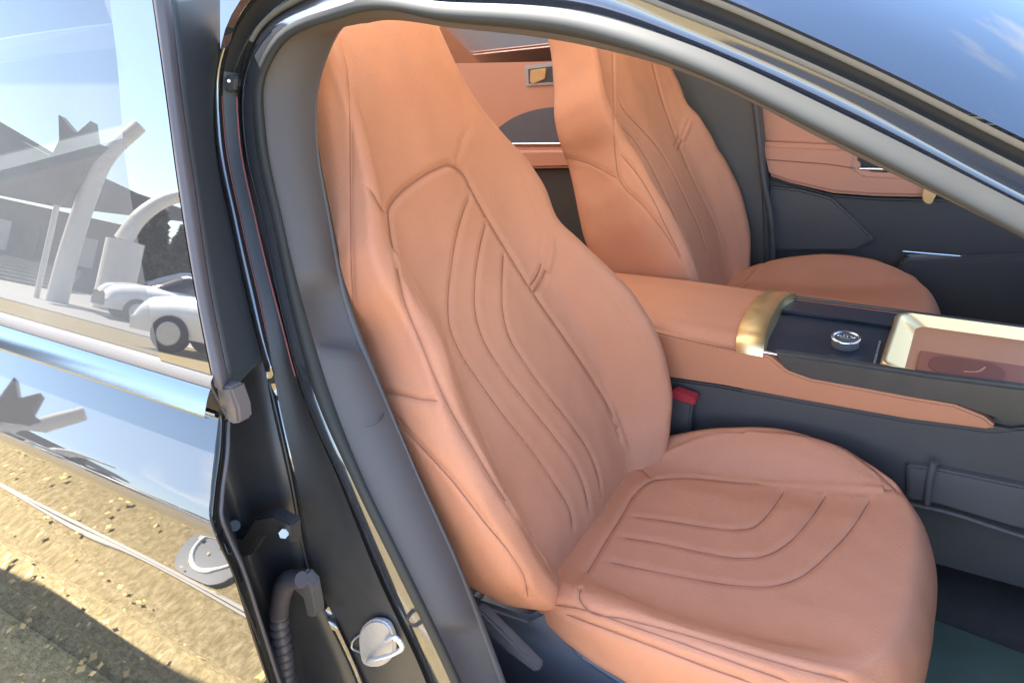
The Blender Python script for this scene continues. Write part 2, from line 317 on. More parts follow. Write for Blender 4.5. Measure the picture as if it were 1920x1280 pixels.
def cushion_grid():
    xs = np.concatenate([np.linspace(-0.06, 0.50, 230), 0.50 + 0.052 * np.sin(np.linspace(0.02, 1, 60) * np.pi / 2)])
    dz = np.concatenate([np.zeros(230), -0.125 * (1 - np.cos(np.linspace(0.02, 1, 60) * np.pi / 2))])
    tx = [-.06, .0, .06, .14, .25, .35, .43, .50, .552]
    W = table(tx, [.19, .222, .250, .272, .288, .280, .262, .238, .205], xs)
    ZC = table(tx, [.470, .482, .490, .494, .500, .513, .528, .536, .536], xs) 
    HB = table(tx, [.0, .014, .030, .050, .062, .050, .026, .006, -.004], xs)
    LS = table(tx, [.66, .66, .66, .66, .65, .66, .68, .72, .74], xs)
    G = []
    for x, d, w, zc, hb, ls in zip(xs, dz, W, ZC, HB, LS):
        nd = [(0, 0), (ls * w * .55, .001), (ls * w, .004), (ls * w + .38 * (1 - ls) * w, hb * .72), (ls * w + .72 * (1 - ls) * w, hb), (w * .965, hb - .008), (w, hb - .03),
              (w * 1.0, -.035), (w * .975, -.075), (w * .9, -.092), (w * .4, -.095), (0, -.095)]
        s = section(nd, 330)
        xx = x - 0.11 * np.clip(np.abs(s[:, 0]) / .27, 0, 1) ** 3.2 * np.clip((x - .30) / .22, 0, 1) ** 2
        low = np.clip((s[:, 1] + .02) / .04, 0.0, 1.0)
        G.append(np.stack([xx, SEAT_Y + s[:, 0], zc + s[:, 1] + d * np.clip(0.35 + low, 0, 1)], -1))
    return np.array(G)
def seams_on(G, lines, mirror=None):
    n, m = G.shape[:2]; V = G.reshape(-1, 3); F = grid_faces(n, m, False, True)
    bv = BVHTree.FromPolygons([Vector(v) for v in V], [tuple(f) for f in F], all_triangles=False)
    out = []
    for px in lines:
        P = []
        for q in spl(np.array(px, float), 160):
            hit = bv.ray_cast(Vector(CAM), Vector(ray(q)))
            if hit[0] is not None: P.append(np.array(hit[0]))
        if len(P) > 3: out.append(np.array(P))
    return out
def groove(G, curves, depth=0.0030, sig=0.0052, puff=0.0006, gain=()):
    n, m = G.shape[:2]; V = G.reshape(-1, 3).copy()
    du = np.gradient(G, axis=0); dv = np.roll(G, -1, 1) - np.roll(G, 1, 1); N = np.cross(du, dv).reshape(-1, 3); N /= np.linalg.norm(N, axis=1)[:, None] + 1e-12
    C = G.mean(axis=1, keepdims=True); sgn = np.sign(((G - C).reshape(-1, 3) * N).sum(1)); N *= np.where(sgn == 0, 1, sgn)[:, None]
    lst = [spl(c, max(20, int(np.linalg.norm(np.diff(c, axis=0), axis=1).sum() / 0.002))) for c in curves]; pts = np.vstack(lst)
    gn = np.concatenate([np.full(len(l), dict(gain).get(i, 1.0)) * np.minimum(1, np.minimum(np.arange(len(l)) + 2, len(l) - np.arange(len(l)) + 1) / 10.) for i, l in enumerate(lst)])
    kd = KDTree(len(pts))
    for i, p in enumerate(pts): kd.insert(p, i)
    kd.balance()
    lo, hi = pts.min(0) - .03, pts.max(0) + .03
    cand = np.where(((V > lo) & (V < hi)).all(1))[0]
    D = np.full(len(V), 1.0)
    K = np.ones(len(V))
    for i in cand: _, q, D[i] = kd.find(V[i]); K[i] = gn[q]
    disp = -depth * K * np.exp(-(D / (sig * np.sqrt(np.maximum(K, .5)))) ** 2) + puff * (np.exp(-((D - .012) / .008) ** 2)) * (D < .9)
    disp += 0.0004 * (np.sin(V[:, 0] * 37 + V[:, 1] * 61 + 1) * np.sin(V[:, 2] * 53 - V[:, 1] * 29) + .6 * np.sin(V[:, 1] * 97 + V[:, 2] * 71) * np.sin(V[:, 0] * 83 + 2))
    V += N * disp[:, None]
    return V.reshape(G.shape)
BACK_SEAMS = [
    # centre panel outline
    [(1030, 1062), (1000, 1018), (960, 954), (925, 900), (890, 842), (850, 774), (828, 730), (790, 640), (762, 570), (746, 500), (733, 430), (731, 392), (748, 366), (785, 336), (820, 316), (845, 309), (866, 322), (886, 358), (915, 410), (950, 468), (1000, 548), (1060, 634), (1110, 708), (1146, 770), (1168, 824), (1176, 842)],
    # three nested wing seams
    [(884, 362), (866, 410), (848, 500), (842, 560), (845, 612), (868, 666), (905, 722), (950, 784), (1000, 846), (1040, 905), (1070, 958), (1076, 1000)],
    [(914, 412), (900, 470), (892, 530), (893, 585), (905, 630), (940, 690), (990, 756), (1040, 818), (1080, 874), (1098, 920), (1106, 960)],
    [(946, 468), (943, 530), (944, 580), (956, 630), (985, 680), (1030, 742), (1075, 800), (1105, 846), (1122, 890), (1128, 925)],
    # shoulder seams
    [(682, 345), (700, 362), (716, 390), (728, 405)],
    [(716, 735), (745, 738), (790, 748), (830, 752)],
    [(1036, 440), (1030, 490), (1014, 530), (998, 552)], [(1028, 440), (1018, 490), (1004, 524), (990, 540)],
    [(880, 236), (868, 262), (860, 290), (853, 306)],
    # near bolster piping and headrest side seam
    [(735, 775), (790, 836), (850, 902), (915, 985), (960, 1040), (984, 1080), (992, 1118)],
    [(640, 80), (652, 130), (657, 200), (658, 300), (659, 400), (660, 500), (664, 570)], 
    [(1042, 455), (1100, 508), (1150, 562), (1198, 624), (1222, 684)],
]
CUSH_SEAMS = [
    [(1700, 918), (1560, 911), (1400, 904), (1250, 896), (1222, 900), (1200, 915), (1160, 975), (1120, 1040), (1090, 1098), (1086, 1118), (1100, 1140), (1170, 1158), (1280, 1186), (1400, 1222), (1500, 1252), (1590, 1275)],
    [(1180, 966), (1260, 976), (1330, 987), (1380, 991), (1415, 985), (1440, 962), (1460, 935), (1474, 914)],
    [(1160, 1004), (1240, 1017), (1320, 1034), (1390, 1044), (1440, 1038), (1480, 1014), (1520, 970), (1552, 922)],
    [(1136, 1050), (1210, 1066), (1300, 1083), (1390, 1096), (1450, 1096), (1500, 1080), (1550, 1040), (1600, 985), (1636, 928)],
    [(1042, 1132), (1090, 1140), (1180, 1170), (1280, 1204), (1400, 1248), (1480, 1276)], [(1062, 1150), (1130, 1175), (1230, 1212), (1340, 1254), (1410, 1278)],
    [(1180, 866), (1204, 880), (1222, 898)], [(1232, 858), (1300, 828), (1400, 808), (1490, 812), (1570, 834), (1640, 880), (1690, 926)],
    [(1640, 866), (1675, 900), (1700, 922), (1735, 962)],
]
def mirrored(G, y2, dz=0.0, dx=0.0):
    H = G.copy(); H[..., 1] = y2 - (H[..., 1] - SEAT_Y); H[..., 2] += dz; H[..., 0] += dx; return H
Gb = backrest_grid(); Gc = cushion_grid()
cb = seams_on(Gb, BACK_SEAMS); cc = seams_on(Gc, CUSH_SEAMS)
Gb2 = groove(Gb, cb, gain=((0, 1.5), (4, 1.0), (5, 1.0), (6, 1.8), (7, 1.2), (8, .4), (9, .8), (10, .6), (11, .6))); Gc2 = groove(Gc, cc)
def thread_mesh(name, curves, tf, parent):
    objs = []
    for c in curves:
        n = max(8, int(np.linalg.norm(np.diff(c, axis=0), axis=1).sum() / 0.006)); objs.append(tube("thread", tf(spl(c, n)), 0.0007, M['thread'], None, None, 5))
    o = join(name, objs, parent); return o
DRIVER_SEAMS = [
    [(1160, 186), (1172, 208), (1200, 238), (1232, 274), (1260, 320), (1290, 382), (1316, 440), (1326, 476)],
    [(1160, 234), (1186, 258), (1214, 300), (1240, 350), (1272, 420), (1296, 474)],
    [(1166, 290), (1194, 322), (1224, 370), (1252, 428), (1280, 484)],
    [(1222, 112), (1240, 180), (1268, 260), (1306, 350), (1340, 420), (1362, 470)],
    [(1050, 292), (1100, 304), (1160, 334)], [(1150, 90), (1152, 200), (1156, 300), (1162, 334), (1212, 390), (1254, 446), (1282, 492)],
    [(1296, 226), (1282, 258), (1270, 284)], [(1288, 222), (1274, 254), (1264, 276)],
    [(1305, 190), (1350, 240), (1390, 310), (1410, 370)],
]
def build_seat(root, tf, flip, own=None):
    def S(G): H = tf(G); return H[:, ::-1] if flip else H
    if own is None: sheet("backrest", S(Gb2), M['leather'], root, True, True); cbk, tfb = cb, tf
    else:
        Gd = S(Gb); cbk = seams_on(Gd, own); tfb = lambda c: c; sheet("backrest", groove(Gd, cbk, gain=((4, .4), (5, .6), (6, 1.4), (7, 1.1), (8, .5))), M['leather'], root, True, True)
    sheet("cushion", S(Gc2), M['leather'], root, True, True)
    off_b, off_c = NB * -0.0022, np.array([0, 0, -0.0022])
    thread_mesh("backrest_stitching", [c + off_b for c in cbk], tfb, root); thread_mesh("cushion_stitching", [c + off_c for c in cc], tf, root)
seat1 = tag(empty("front_seat", (0, 0, 0), car), "tan leather passenger seat with curved stitching, nearest the open doorway")
build_seat(seat1, lambda G: G, False)
DRV_Y, DRV_Z, DRV_X = 1.36, 0.035, -0.06
seat2 = tag(empty("front_seat", (0, 0, 0), car), "tan leather driver's seat beyond the centre console")
build_seat(seat2, lambda G: mirrored(G, DRV_Y, DRV_Z, DRV_X), True, DRIVER_SEAMS)
# side shields and mounts
sh = [(860, 1100), (890, 1128), (985, 1160), (1030, 1136), (1052, 1180), (1090, 1232), (1180, 1290), (1300, 1330), (1300, 1500), (900, 1500), (860, 1300)]
prism("side_shield", [aty(p, 0.30) for p in sh], (0, 0.06, 0), M['shield'], seat1, 0.008, 3)
lever = [(890, 1140), (905, 1150), (960, 1204), (1012, 1256), (1004, 1262), (950, 1222), (898, 1172)]
prism("adjuster_lever", [aty(p, 0.235) for p in lever], (0, 0.02, 0), M['dark_grey'], seat1, 0.004, 2)
for root, y in ((seat1, SEAT_Y), (seat2, DRV_Y)):
    z0 = DRV_Z if root is seat2 else 0
    box("seat_base", (-0.02, y - .2, 0.26), (0.40, y + .2, 0.395 + z0), M['dark'], root, 0.02)
    for s in (-1, 1): box("seat_rail", (-0.05, y + s * .19 - .02, 0.215), (0.44, y + s * .19 + .02, 0.258), M['dark_grey'], root, 0.003)

# ---- doorway: body flange, seals and pillar trim -------------------------------------------------
def y_open(z): return 0.094 + 0.31 * 0.05 * math.log1p(math.exp(min(40, (z - 0.75) / 0.05)))
ST = [  # stations up the door pillar, over the roof rail and down the windscreen pillar; seven profile lines each, inside -> outside
 [(1020,1500),(942,1500),(920,1500),(868,1500),(860,1500),(752,1500),(738,1500)],
 [(935,1280),(866,1280),(845,1280),(805,1280),(799,1280),(685,1280),(668,1280)],
 [(858,1065),(764,1065),(741,1065),(707,1065),(701,1065),(589,1065),(576,1065)],
 [(785,900),(683,900),(660,900),(642,900),(635,900),(556,900),(545,900)],
 [(716,740),(620,740),(590,740),(572,740),(567,740),(520,740),(509,740)],
 [(654,600),(577,600),(550,600),(534,600),(528,600),(496,600),(472,600)],
 [(617,420),(531,420),(511,420),(494,420),(483,420),(455,420),(431,420)],
 [(592,250),(499,250),(477,250),(455,250),(450,250),(423,250),(399,250)],
 [(598,150),(497,145),(478,142),(455,140),(449,136),(420,134),(399,130)],
 [(630,66),(533,80),(515,68),(484,66),(474,62),(442,60),(420,58)],
 [(690,41),(650,22),(640,10),(584,-6),(570,-15),(520,-32),(492,-48)],
 [(850,50),(850,41),(850,5),(850,-27),(851,-35),(852,-66),(852,-74)],
 [(1100,84),(1100,73),(1102,25),(1105,-30),(1107,-40),(1112,-74),(1115,-82)],
 [(1280,133),(1280,122),(1282,80),(1285,33),(1287,22),(1290,-15),(1292,-22)],
 [(1595,286),(1597,270),(1600,224),(1603,168),(1605,157),(1608,121),(1610,116)],
 [(1895,432),(1897,416),(1900,375),(1903,322),(1905,307),(1908,269),(1910,263)],
 [(2190,592),(2193,574),(2200,528),(2205,470),(2207,455),(2210,415),(2213,407)],
]
OFF = [0.085, 0.012, -0.002, 0.010, 0.0, 0.0, -0.012]
L3 = np.array([[ats(p, y_open, o) for p, o in zip(row, OFF)] for row in ST])   # stations x lines x 3
NS = 150
def line3(j): return spl(L3[:, j], NS)
# common parameter: spline all seven lines together so stations stay aligned
flat = spl(L3.reshape(len(ST), -1), NS).reshape(NS, 7, 3)
def strip(name, j0, j1, m, bulge=0.0, k=9, sl=slice(None), parent=None, shape='sin', ext0=0.0, out=(0, -1, 0)):
    A = flat[sl, j0]; B = flat[sl, j1]; n = len(A); t = np.linspace(0, 1, k)
    T = np.gradient((A + B) / 2, axis=0); Wd = B - A; N = np.cross(T, Wd); N /= np.linalg.norm(N, axis=1)[:, None] + 1e-9
    N *= np.sign((N * np.array(out)).sum(1))[:, None]
    f = np.sin(np.pi * t) ** (0.6 if shape == 'round' else 1.0)
    b = np.interp(np.linspace(0, 1, n), np.linspace(0, 1, len(bulge)), bulge) if not np.isscalar(bulge) else np.full(n, bulge)
    G = A[:, None] * (1 - t)[None, :, None] + B[:, None] * t[None, :, None] + N[:, None] * (f[None, :, None] * b[:, None, None])
    return sheet(name, G, m, parent)
frame = tag(empty("door_frame", (0, 0, 0), car))
strip("pillar_trim", 0, 1, M['trim_grey'], [0.004, .012, .012, .010, .004, .003, .003], 13, parent=frame)
strip("door_seal", 1, 2, M['rubber'], [0.010, .010, .010, .009, .012, .016, .018], 13, parent=frame, shape='round')
strip("seal_channel", 2, 3, M['gloss_frame'], [.004, .006, .008, .006, -.004, -.012, -.014], 11, parent=frame)
strip("roof_rail_edge", 3, 4, M['highlit_trim'], 0.003, 5, slice(82, NS), frame)
strip("flange_edge", 3, 4, M['jamb'], 0.002, 5, slice(0, 83), frame)
strip("pillar_channel", 4, 5, M['jamb'], [0.002, 0.002, -.012, -.016, -.016], 9, slice(0, 80), frame)
strip("drip_channel", 4, 5, M['channel_grey'], [-.016, -.010, -.006, -.006], 9, slice(79, NS), frame)
strip("outer_flange", 5, 6, M['cover'], [.006, .009, .010, .008, .006], 9, slice(0, 88), frame)
strip("screen_edge", 5, 6, M['highlit_trim'], 0.004, 7, slice(87, NS), frame)
tube("trim_joint", [ats(p, y_open, o) for p, o in [((686, 800), .02), ((700, 797), .03), ((712, 788), .05), ((720, 776), .07)]], 0.0011, M['dark'], frame, 14, 6)
prism("flange_clip", [ats(p, y_open, -.004) for p in [(419, 146), (430, 142), (441, 146), (440, 168), (430, 176), (420, 170)]], (0, .012, 0), M['dark_grey'], frame, 0.0025, 2)
tube("clip_pin", [ats((429, 152), y_open, -.006), ats((429, 152), y_open, .002)], 0.0022, M['steel'], frame, None, 10)
# inner return of the pillar and rail, so the frame has depth from the side
A = flat[:, 0]; B = A + np.array([0, .05, 0]) + 0.55 * (flat[:, 1] - flat[:, 0]); sheet("inner_lining", np.stack([A, B], 1), M['dark_grey'], frame, thick=0.004)
# thin red lines along the channel, painting the cabin's reflection
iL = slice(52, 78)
join("red_reflection_line", [tube("t", flat[iL, 4] + np.array([0, -.002, 0]), 0.0010, M['red_edge'], None, None, 6), tube("t", flat[iL, 5] + np.array([0, -.002, 0]), 0.0010, M['red_edge'], None, None, 6)], frame)

# roof, windscreen and pillars to the far side
YC = 0.95
def far_side(P): Q = P.copy(); Q[..., 1] = 2 * YC - Q[..., 1]; return Q
iR0, iR1 = 84, 112
def cross(A, k, crown, fwd=0.0):
    t = np.linspace(0, 1, k)[None, :, None]; Bf = far_side(A); f = 4 * t * (1 - t)
    G = A[:, None] * (1 - t) + Bf[:, None] * t; G = G + f ** 0.8 * np.array([fwd, 0, crown]); return G

roof = sheet("roof", cross(flat[iR0:iR1, 6] + np.array([0, .003, .0]), 24, 0.045), M['roof_glass'], car, out=(0, 0, 1))
hl = cross(flat[iR0 - 5:iR1 + 1, 5] + np.array([0, .004, -.022]), 16, 0.03); hd = cross(flat[iR1 - 5:iR1 + 3, 5] + np.array([0, .02, -.045]), 20, .03, .01); sheet("roof_header", hd, M['headliner'], car, thick=.01)
fs = flat[76:128]; sheet("far_door_frame", far_side(np.stack([fs[:, 0], (fs[:, 1] + fs[:, 2]) / 2, fs[:, 5] + np.array([0, .01, 0])], 1)), M['dark_grey'], car, thick=.008)
sheet("roof_diffuser", hl, M['diffuser'], car)  # unseen sheet, added to spread soft light over the seats
rr = flat[iR0, 6]; xr = np.linspace(rr[0] + .0, -1.7, 14); Gr = []
for x in xr:
    s = (rr[0] - x) / 1.5; A = np.array([x, rr[1] + .035 + .02 * s, rr[2] + 0.02 * s - .10 * s * s]); Gr.append(cross(A[None], 16, .045)[0])
Gr = np.array(Gr); sheet("rear_roof_rail", np.array([[(x, .13, 1.455), (x, .18, 1.48), (x, .25, 1.475), Gr[i, 0] + np.array([0, .01, .003])] for i, x in list(enumerate(xr))[1:]]), M['gloss'], car); sheet("rear_roof", Gr, M['roof_glass'], car, out=(0, 0, 1)); sheet("rear_diffuser", Gr + np.array([0, 0, -.035]), M['diffuser'], car)  # translucent rear sheet is added too, to light the back of the cabin
wsG = cross(flat[iR1 - 1:, 6] + np.array([0, .004, 0.002]), 28, 0.045, 0.0); tt = np.linspace(0, 1, 28); wsG[..., 0] += .13 * np.clip(np.arange(len(wsG)) / 12, 0, 1)[:, None] * (4 * tt * (1 - tt))[None, :]
sheet("windscreen", wsG, M['windscreen'], car, out=(.5, 0, 1))
nh = len(flat) - iR1


# ---- rear door (closed) --------------------------------------------------------------------------
TAU = 0.30; ZB, YB = 0.975, 0.02
def y_door(z):
    return float(np.interp(z, [0.0, 0.28, 0.5, 0.70, 0.816, 0.828, 0.842, 0.930, 0.940, ZB, 1.6], [0.02, -.030, -.052, -.058, -.0575, -.052, -.043, .020, .022, YB, YB + TAU * (1.6 - ZB)]))
rear_door = tag(empty("rear_door", (0, 0, 0), car))
def front_at(curve, n, off=0.0): return np.array([ats(p, y_door, off) for p in spl(np.array(curve, float), n)])
XREAR = -2.1
def sweep_back(E, k, rear=XREAR):
    """each point of the front edge E runs back along the car to x = rear, at its own height"""
    t = np.linspace(0, 1, k) ** 1.5; G = np.repeat(E[:, None], k, 1); G[..., 0] = E[:, :1] + (rear - E[:, :1]) * t; return G
EDGE_T = [(268, -140), (290, 0), (314, 170), (338, 350), (372, 560), (404, 722)]
SPLIT = [(200, -140), (211, 0), (224, 110), (240, 300), (262, 440), (285, 575), (304, 672)]
e_split = front_at(SPLIT, 30); e_edge = front_at(EDGE_T, 30)
# window pane: behind the split line ; gloss pillar cover: between split and edge
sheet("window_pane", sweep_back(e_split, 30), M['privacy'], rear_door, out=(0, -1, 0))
zz = np.linspace(max(e_split[-1][2], e_edge[-1][2]) , 1.44, 30)
def at_height(E, z): i = np.argsort(E[:, 2]); return np.stack([np.interp(z, E[i, 2], E[i, k]) for k in range(3)], -1)
A, B = at_height(e_split, zz), at_height(e_edge, zz); t = np.linspace(0, 1, 6)[None, :, None]
sheet("pillar_cover", A[:, None] * (1 - t) + B[:, None] * t + np.array([0, -.0035, 0]), M['cover'], rear_door, out=(0, -1, 0))
# dark backing behind the gap between cover and edge rubber
bk_z = np.linspace(.94, 1.43, 30)
inn = spl(np.array([(296, -140), (318, 0), (342, 200), (364, 350), (396, 560), (432, 735)], float), 30)
e_in = np.array([ats(p, y_door, 0.018) for p in inn]); o1 = np.stack([e_edge + np.array([.001, -.002, 0]), (e_edge + e_in) / 2 + np.array([.006, -.006, 0]), e_in], 1)
ev = front_at(EDGE_T, 30)
sheet("edge_rubber", spl(o1.transpose(1, 0, 2), 7).transpose(1, 0, 2), M['purple_rubber'], rear_door, thick=0.003)
A, B = at_height(e_split, bk_z), at_height(e_in, bk_z); sheet("cover_backing", np.stack([A + np.array([-.02, .02, 0]), at_height(e_edge, bk_z) + np.array([-.004, .014, 0]), B + np.array([-.002, .004, 0])], 1), M['dark'], rear_door)
# shut face between the edge rubber and the body pillar

pz = np.linspace(0.93, min(e_in[0][2], 1.40), 40)
eB = np.array([ats(p, y_open, -.008) for p in spl(np.array([(411, -140), (411, 0), (412, 60), (412, 90), (402, 150), (399, 250), (410, 330), (431, 420), (472, 600), (509, 740), (530, 830)], float), 60)])
A, B = at_height(e_in, pz), at_height(eB, pz); mid = (A + B) / 2 + np.array([-.012, .02, 0])
G = spl(np.stack([A, mid, B + np.array([-.004, .006, 0])], 0), 9).transpose(1, 0, 2)
sheet("shut_face", G, M['frame_matte'], rear_door, thick=0.003)
# gloss upper corner of the rear door frame, flush with the glass
rs = [(413, 92), (416, 79), (422, 56), (434, 28), (456, -8), (500, -56), (640, -120), (640, -170), (412, -170)]
prism("upper_frame", [ats(p, y_door, .002) for p in rs], (0, .012, 0), M['cover'], rear_door, 0.0)
# belt moulding
def belt(zs, ys, name, m, front_px):
    E = np.array([[0, y, z] for y, z in zip(ys, zs)]); xf = ats(front_px, y_door)[0]; E[:, 0] = xf
    return sheet(name, sweep_back(E, 30), m, rear_door)
a = np.linspace(-0.5, 1, 14) * np.pi / 2
zb = 0.958
tb = np.linspace(0, 1, 15); belt(.974 - .036 * tb, YB - .002 - .024 * tb ** .75 + .010 * np.clip(tb - .86, 0, 1) / .14, "belt_moulding", M['dark_chrome'], (408, 748))
zs = np.linspace(.928, .938, 6); belt(zs, [y_door(z) - .006 + .004 * abs(i - 2.5) / 2.5 for i, z in enumerate(zs)], "moulding_strip", M['dark_chrome'], (408, 768))
belt(np.array([.976, .984, .992]), np.array([YB - .006, YB - .004, YB + .004]), "window_seal", M['dark'], (404, 722))
# painted skin, with the crease
EDGE_B = [(411, 772), (402, 850), (394, 930), (392, 965), (404, 1005), (430, 1062), (466, 1170), (498, 1270), (560, 1450), (640, 1680)]
e_low = front_at(EDGE_B, 120)
wob = sweep_back(e_low, 70)
xx, zz2 = wob[..., 0], wob[..., 2]; wob[..., 1] += 0.0005 * np.sin(9 * xx + 5 * zz2) * np.sin(17 * zz2 + 3 * xx) * np.clip((.74 - zz2) * 10, 0, 1)
sheet("door_skin", wob, M['paint'], rear_door, thick=0.0)
# hem of the skin: a bright rolled edge and the return flange
inb = spl(np.array([(426, 790), (424, 850), (414, 930), (413, 968), (424, 1000), (450, 1058), (486, 1166), (518, 1266), (582, 1450), (662, 1680)], float), 120)
e_inb = np.array([ats(p, y_door, 0.022) for p in inb])
G = spl(np.stack([e_low + np.array([.0005, .0005, 0]), e_low * .6 + e_inb * .4 + np.array([.004, -.003, 0]), e_inb], 0), 9).transpose(1, 0, 2)
sheet("door_hem", G, M['gloss'], rear_door, thick=0.002)
tube("hem_seal", e_inb + np.array([.001, 0, 0]), 0.0035, M['purple_rubber'], rear_door, None, 8)
# corner clip
clip = [(404, 724), (430, 728), (446, 766), (448, 794), (428, 796), (420, 772), (410, 765)]
prism("corner_clip", [ats(p, y_door, .004) for p in clip], (0.004, 0.02, 0), M['purple_rubber'], rear_door, 0.003, 2)
# jamb of the lower pillar: from the door hem to the outer flange
pz = np.linspace(0.15, 0.95, 50)
A, B = at_height(e_inb, pz), at_height(flat[:60, 6], pz); mid = A * .5 + B * .5 + np.array([-.12, .03, 0])
G = spl(np.stack([A + np.array([-.004, .004, 0]), mid, B + np.array([-.002, .004, 0])], 0), 11).transpose(1, 0, 2)
sheet("pillar_jamb", G, M['jamb'], frame, thick=0.003)

# ---- hinge, wiring boot, striker -----------------------------------------------------------------
def yj(px, y): return aty(px, y)
h1 = [(436, 1004), (452, 1008), (476, 972), (510, 966), (546, 984), (548, 1020), (534, 1012), (512, 1000), (488, 1008), (470, 1040), (452, 1046)]
hinge = prism("door_hinge", [yj(p, 0.045) for p in h1], (0, 0.02, 0), M['jamb'], frame, 0.003)
tube("hinge_pin", [yj((440, 985), .035), yj((440, 985), .05)], 0.008, M['jamb'], hinge, None, 14); tube("hinge_bolt", [yj((532, 1000), .040), yj((532, 1000), .05)], 0.007, M['steel'], hinge, None, 6)
bp_ = [(588, 1150), (584, 1110), (566, 1086), (545, 1086), (528, 1112), (522, 1146), (524, 1180), (530, 1215), (534, 1250), (538, 1300)]
tube("wiring_boot", [yj(p, .052) for p in bp_[2:6]], [0.012, .0155, .0155, .0155], M['purple_rubber'], frame, 24, 16)
P = spl(np.array([yj(p, .052) for p in bp_[5:]]), 90); rr_ = 0.0135 + 0.0028 * np.sin(np.arange(90) / 90 * 2 * np.pi * 11)
tube("bellows", P, rr_, M['purple_rubber'], frame, None, 16)
prism("boot_flange", [yj(p, .056) for p in [(540, 1080), (566, 1078), (584, 1098), (594, 1150), (590, 1160), (574, 1156), (566, 1120), (548, 1104)]], (0, .02, 0), M['dark_grey'], frame, 0.004)
# striker: domed steel plate and a squared loop
SP = [(672, 1216), (676, 1180), (694, 1164), (722, 1168), (734, 1186), (738, 1222), (726, 1242), (700, 1252), (682, 1246)]
sy = 0.078
plate = prism("striker", [ats(p, y_open, -.012) for p in spl(np.array(SP, float), 26, True)], (0.0, 0.010, 0), M['steel'], frame, 0.003, 3)
Lp = [ats(p, y_open, o) for p, o in [((690, 1240), -.014), ((694, 1237), -.030), ((716, 1232), -.034), ((740, 1224), -.034), ((753, 1208), -.034), ((744, 1196), -.034), ((728, 1198), -.030), ((724, 1200), -.014)]]
tube("striker_loop", Lp, 0.0036, M['bright_steel'], plate, 40, 10)
tube("striker_tab", [ats(p, y_open, -.004) for p in [(676, 1188), (660, 1206), (660, 1214), (676, 1222)]], 0.0018, M['steel'], plate, 20, 8)

# ---- centre console -------------------------------------------------------------------------------
con = tag(empty("centre_console", (0, 0, 0), car))
def con_sec(x, yn, yf, zt, zb, r=0.03):
    return [(x, yn + .02, zb), (x, yn, (zt - r + zb) / 2), (x, yn - .001, zt - r), (x, yn + .012, zt - .007), (x, yn + .05, zt), (x, (yn + yf) / 2, zt + .004), (x, yf - .05, zt), (x, yf - .012, zt - .007), (x, yf + .001, zt - r), (x, yf, (zt - r + zb) / 2), (x, yf - .02, zb)]
YN, YF = 0.828, 1.088
G = np.array([spl(np.array(con_sec(x, YN + .004, YF, z, .655)), 60) for x, z in zip(np.linspace(-.42, .168, 24), table([-.42, -.2, .0, .168], [.70, .714, .718, .716], np.linspace(-.42, .168, 24)))])
sheet("armrest", G, M['leather'], con, False)
# parting line between armrest lid and side
sm = [aty(p, YN - .0015) for p in [(1200, 616), (1300, 640), (1392, 658)]]
tube("lid_seam", sm, 0.0018, M['thread'], con, 20, 6)
# champagne band at the armrest's front edge
def band(x, ex=0, dz=0):
    P = np.array(con_sec(x, YN - .003 - ex, YF + .003 + ex, .7165 + ex + dz, .62))[1:-1]; P[:, 0] += np.interp(P[:, 1], [YN, YN + .06, YF - .06, YF], [.012, .001, -.004, .014]); return spl(P, 60)
Gb_ = np.stack([band(.142), band(.146, .003), band(.190, .0035), band(.195, .002), band(.199, -.006, -.008), band(.200, -.010, -.030)], 0)
Gb_ = Gb_[:, 6:54]
sheet("front_band", Gb_, M['gold'], con, angle=50)
# tray floor and its raised edges
TZ = 0.694
box("tray", (.17, YN + .012, TZ - .05), (.425, YF - .012, TZ), M['tray'], con, 0.003)
rim = np.array([(.20, YN + .004, TZ + .004), (.62, YN + .004, TZ + .004), (1.0, YN + .004, TZ + .002)])
tube("tray_rim", rim, 0.003, M['chrome'], con, 20, 8)
tube("tray_rim", rim * np.array([1, 0, 1]) + np.array([0, YF - .004, 0.004]), 0.0035, M['grey_band'], con, 20, 8)
prism("tray_divider", [atz(p, TZ + .001) for p in [(1636, 684), (1648, 640), (1652, 640), (1641, 685)]], (0, 0, .003), M['chrome'], con, 0.0008)
# sloping wall at the tray's far side
prism("tray_wall", [(.19, YF - .075, TZ + .001), (.42, YF - .075, TZ + .001), (.42, YF - .012, TZ + .001), (.19, YF - .012, TZ + .001)], (0, 0, .006), M['tray'], con, 0.004)
# body of the console below and ahead
box("console_body", (.16, YN + .006, .30), (1.15, YF - .006, TZ - .052), M['dark'], con, 0.01)
box("rear_body", (-.42, YN + .022, .25), (.17, YF - .022, .52), M['dark'], con, 0.01)
# champagne frame and copper lidded storage ahead of the tray
fr_out = [atz(p, TZ + .012) for p in [(1664, 680), (1690, 590), (1702, 574), (1722, 572), (1990, 588), (2200, 606), (2200, 760), (1990, 722)]]
xs0 = .418
def frame_ring(z, ins): 
    x0, x1, y0, y1 = .402 + ins, 1.02 - ins, YN + .010 + ins * .3, YF - .022 - ins * .3; r = .022
    pts = []
    for cx, cy, a0 in ((x1 - r, y0 + r, -90), (x1 - r, y1 - r, 0), (x0 + r, y1 - r, 90), (x0 + r, y0 + r, 180)):
        for k in range(7): aa = math.radians(a0 + 15 * k); pts.append((cx + r * math.cos(aa), cy + r * math.sin(aa), z))
    return np.array(pts)
Gf = np.stack([frame_ring(TZ - .03, -.002), frame_ring(TZ + .012, 0), frame_ring(TZ + .016, .003), frame_ring(TZ + .016, .007), frame_ring(TZ + .012, .012), frame_ring(TZ - .006, .042)], 0)
sheet("storage_frame", Gf, M['gold'], con, True, angle=50)
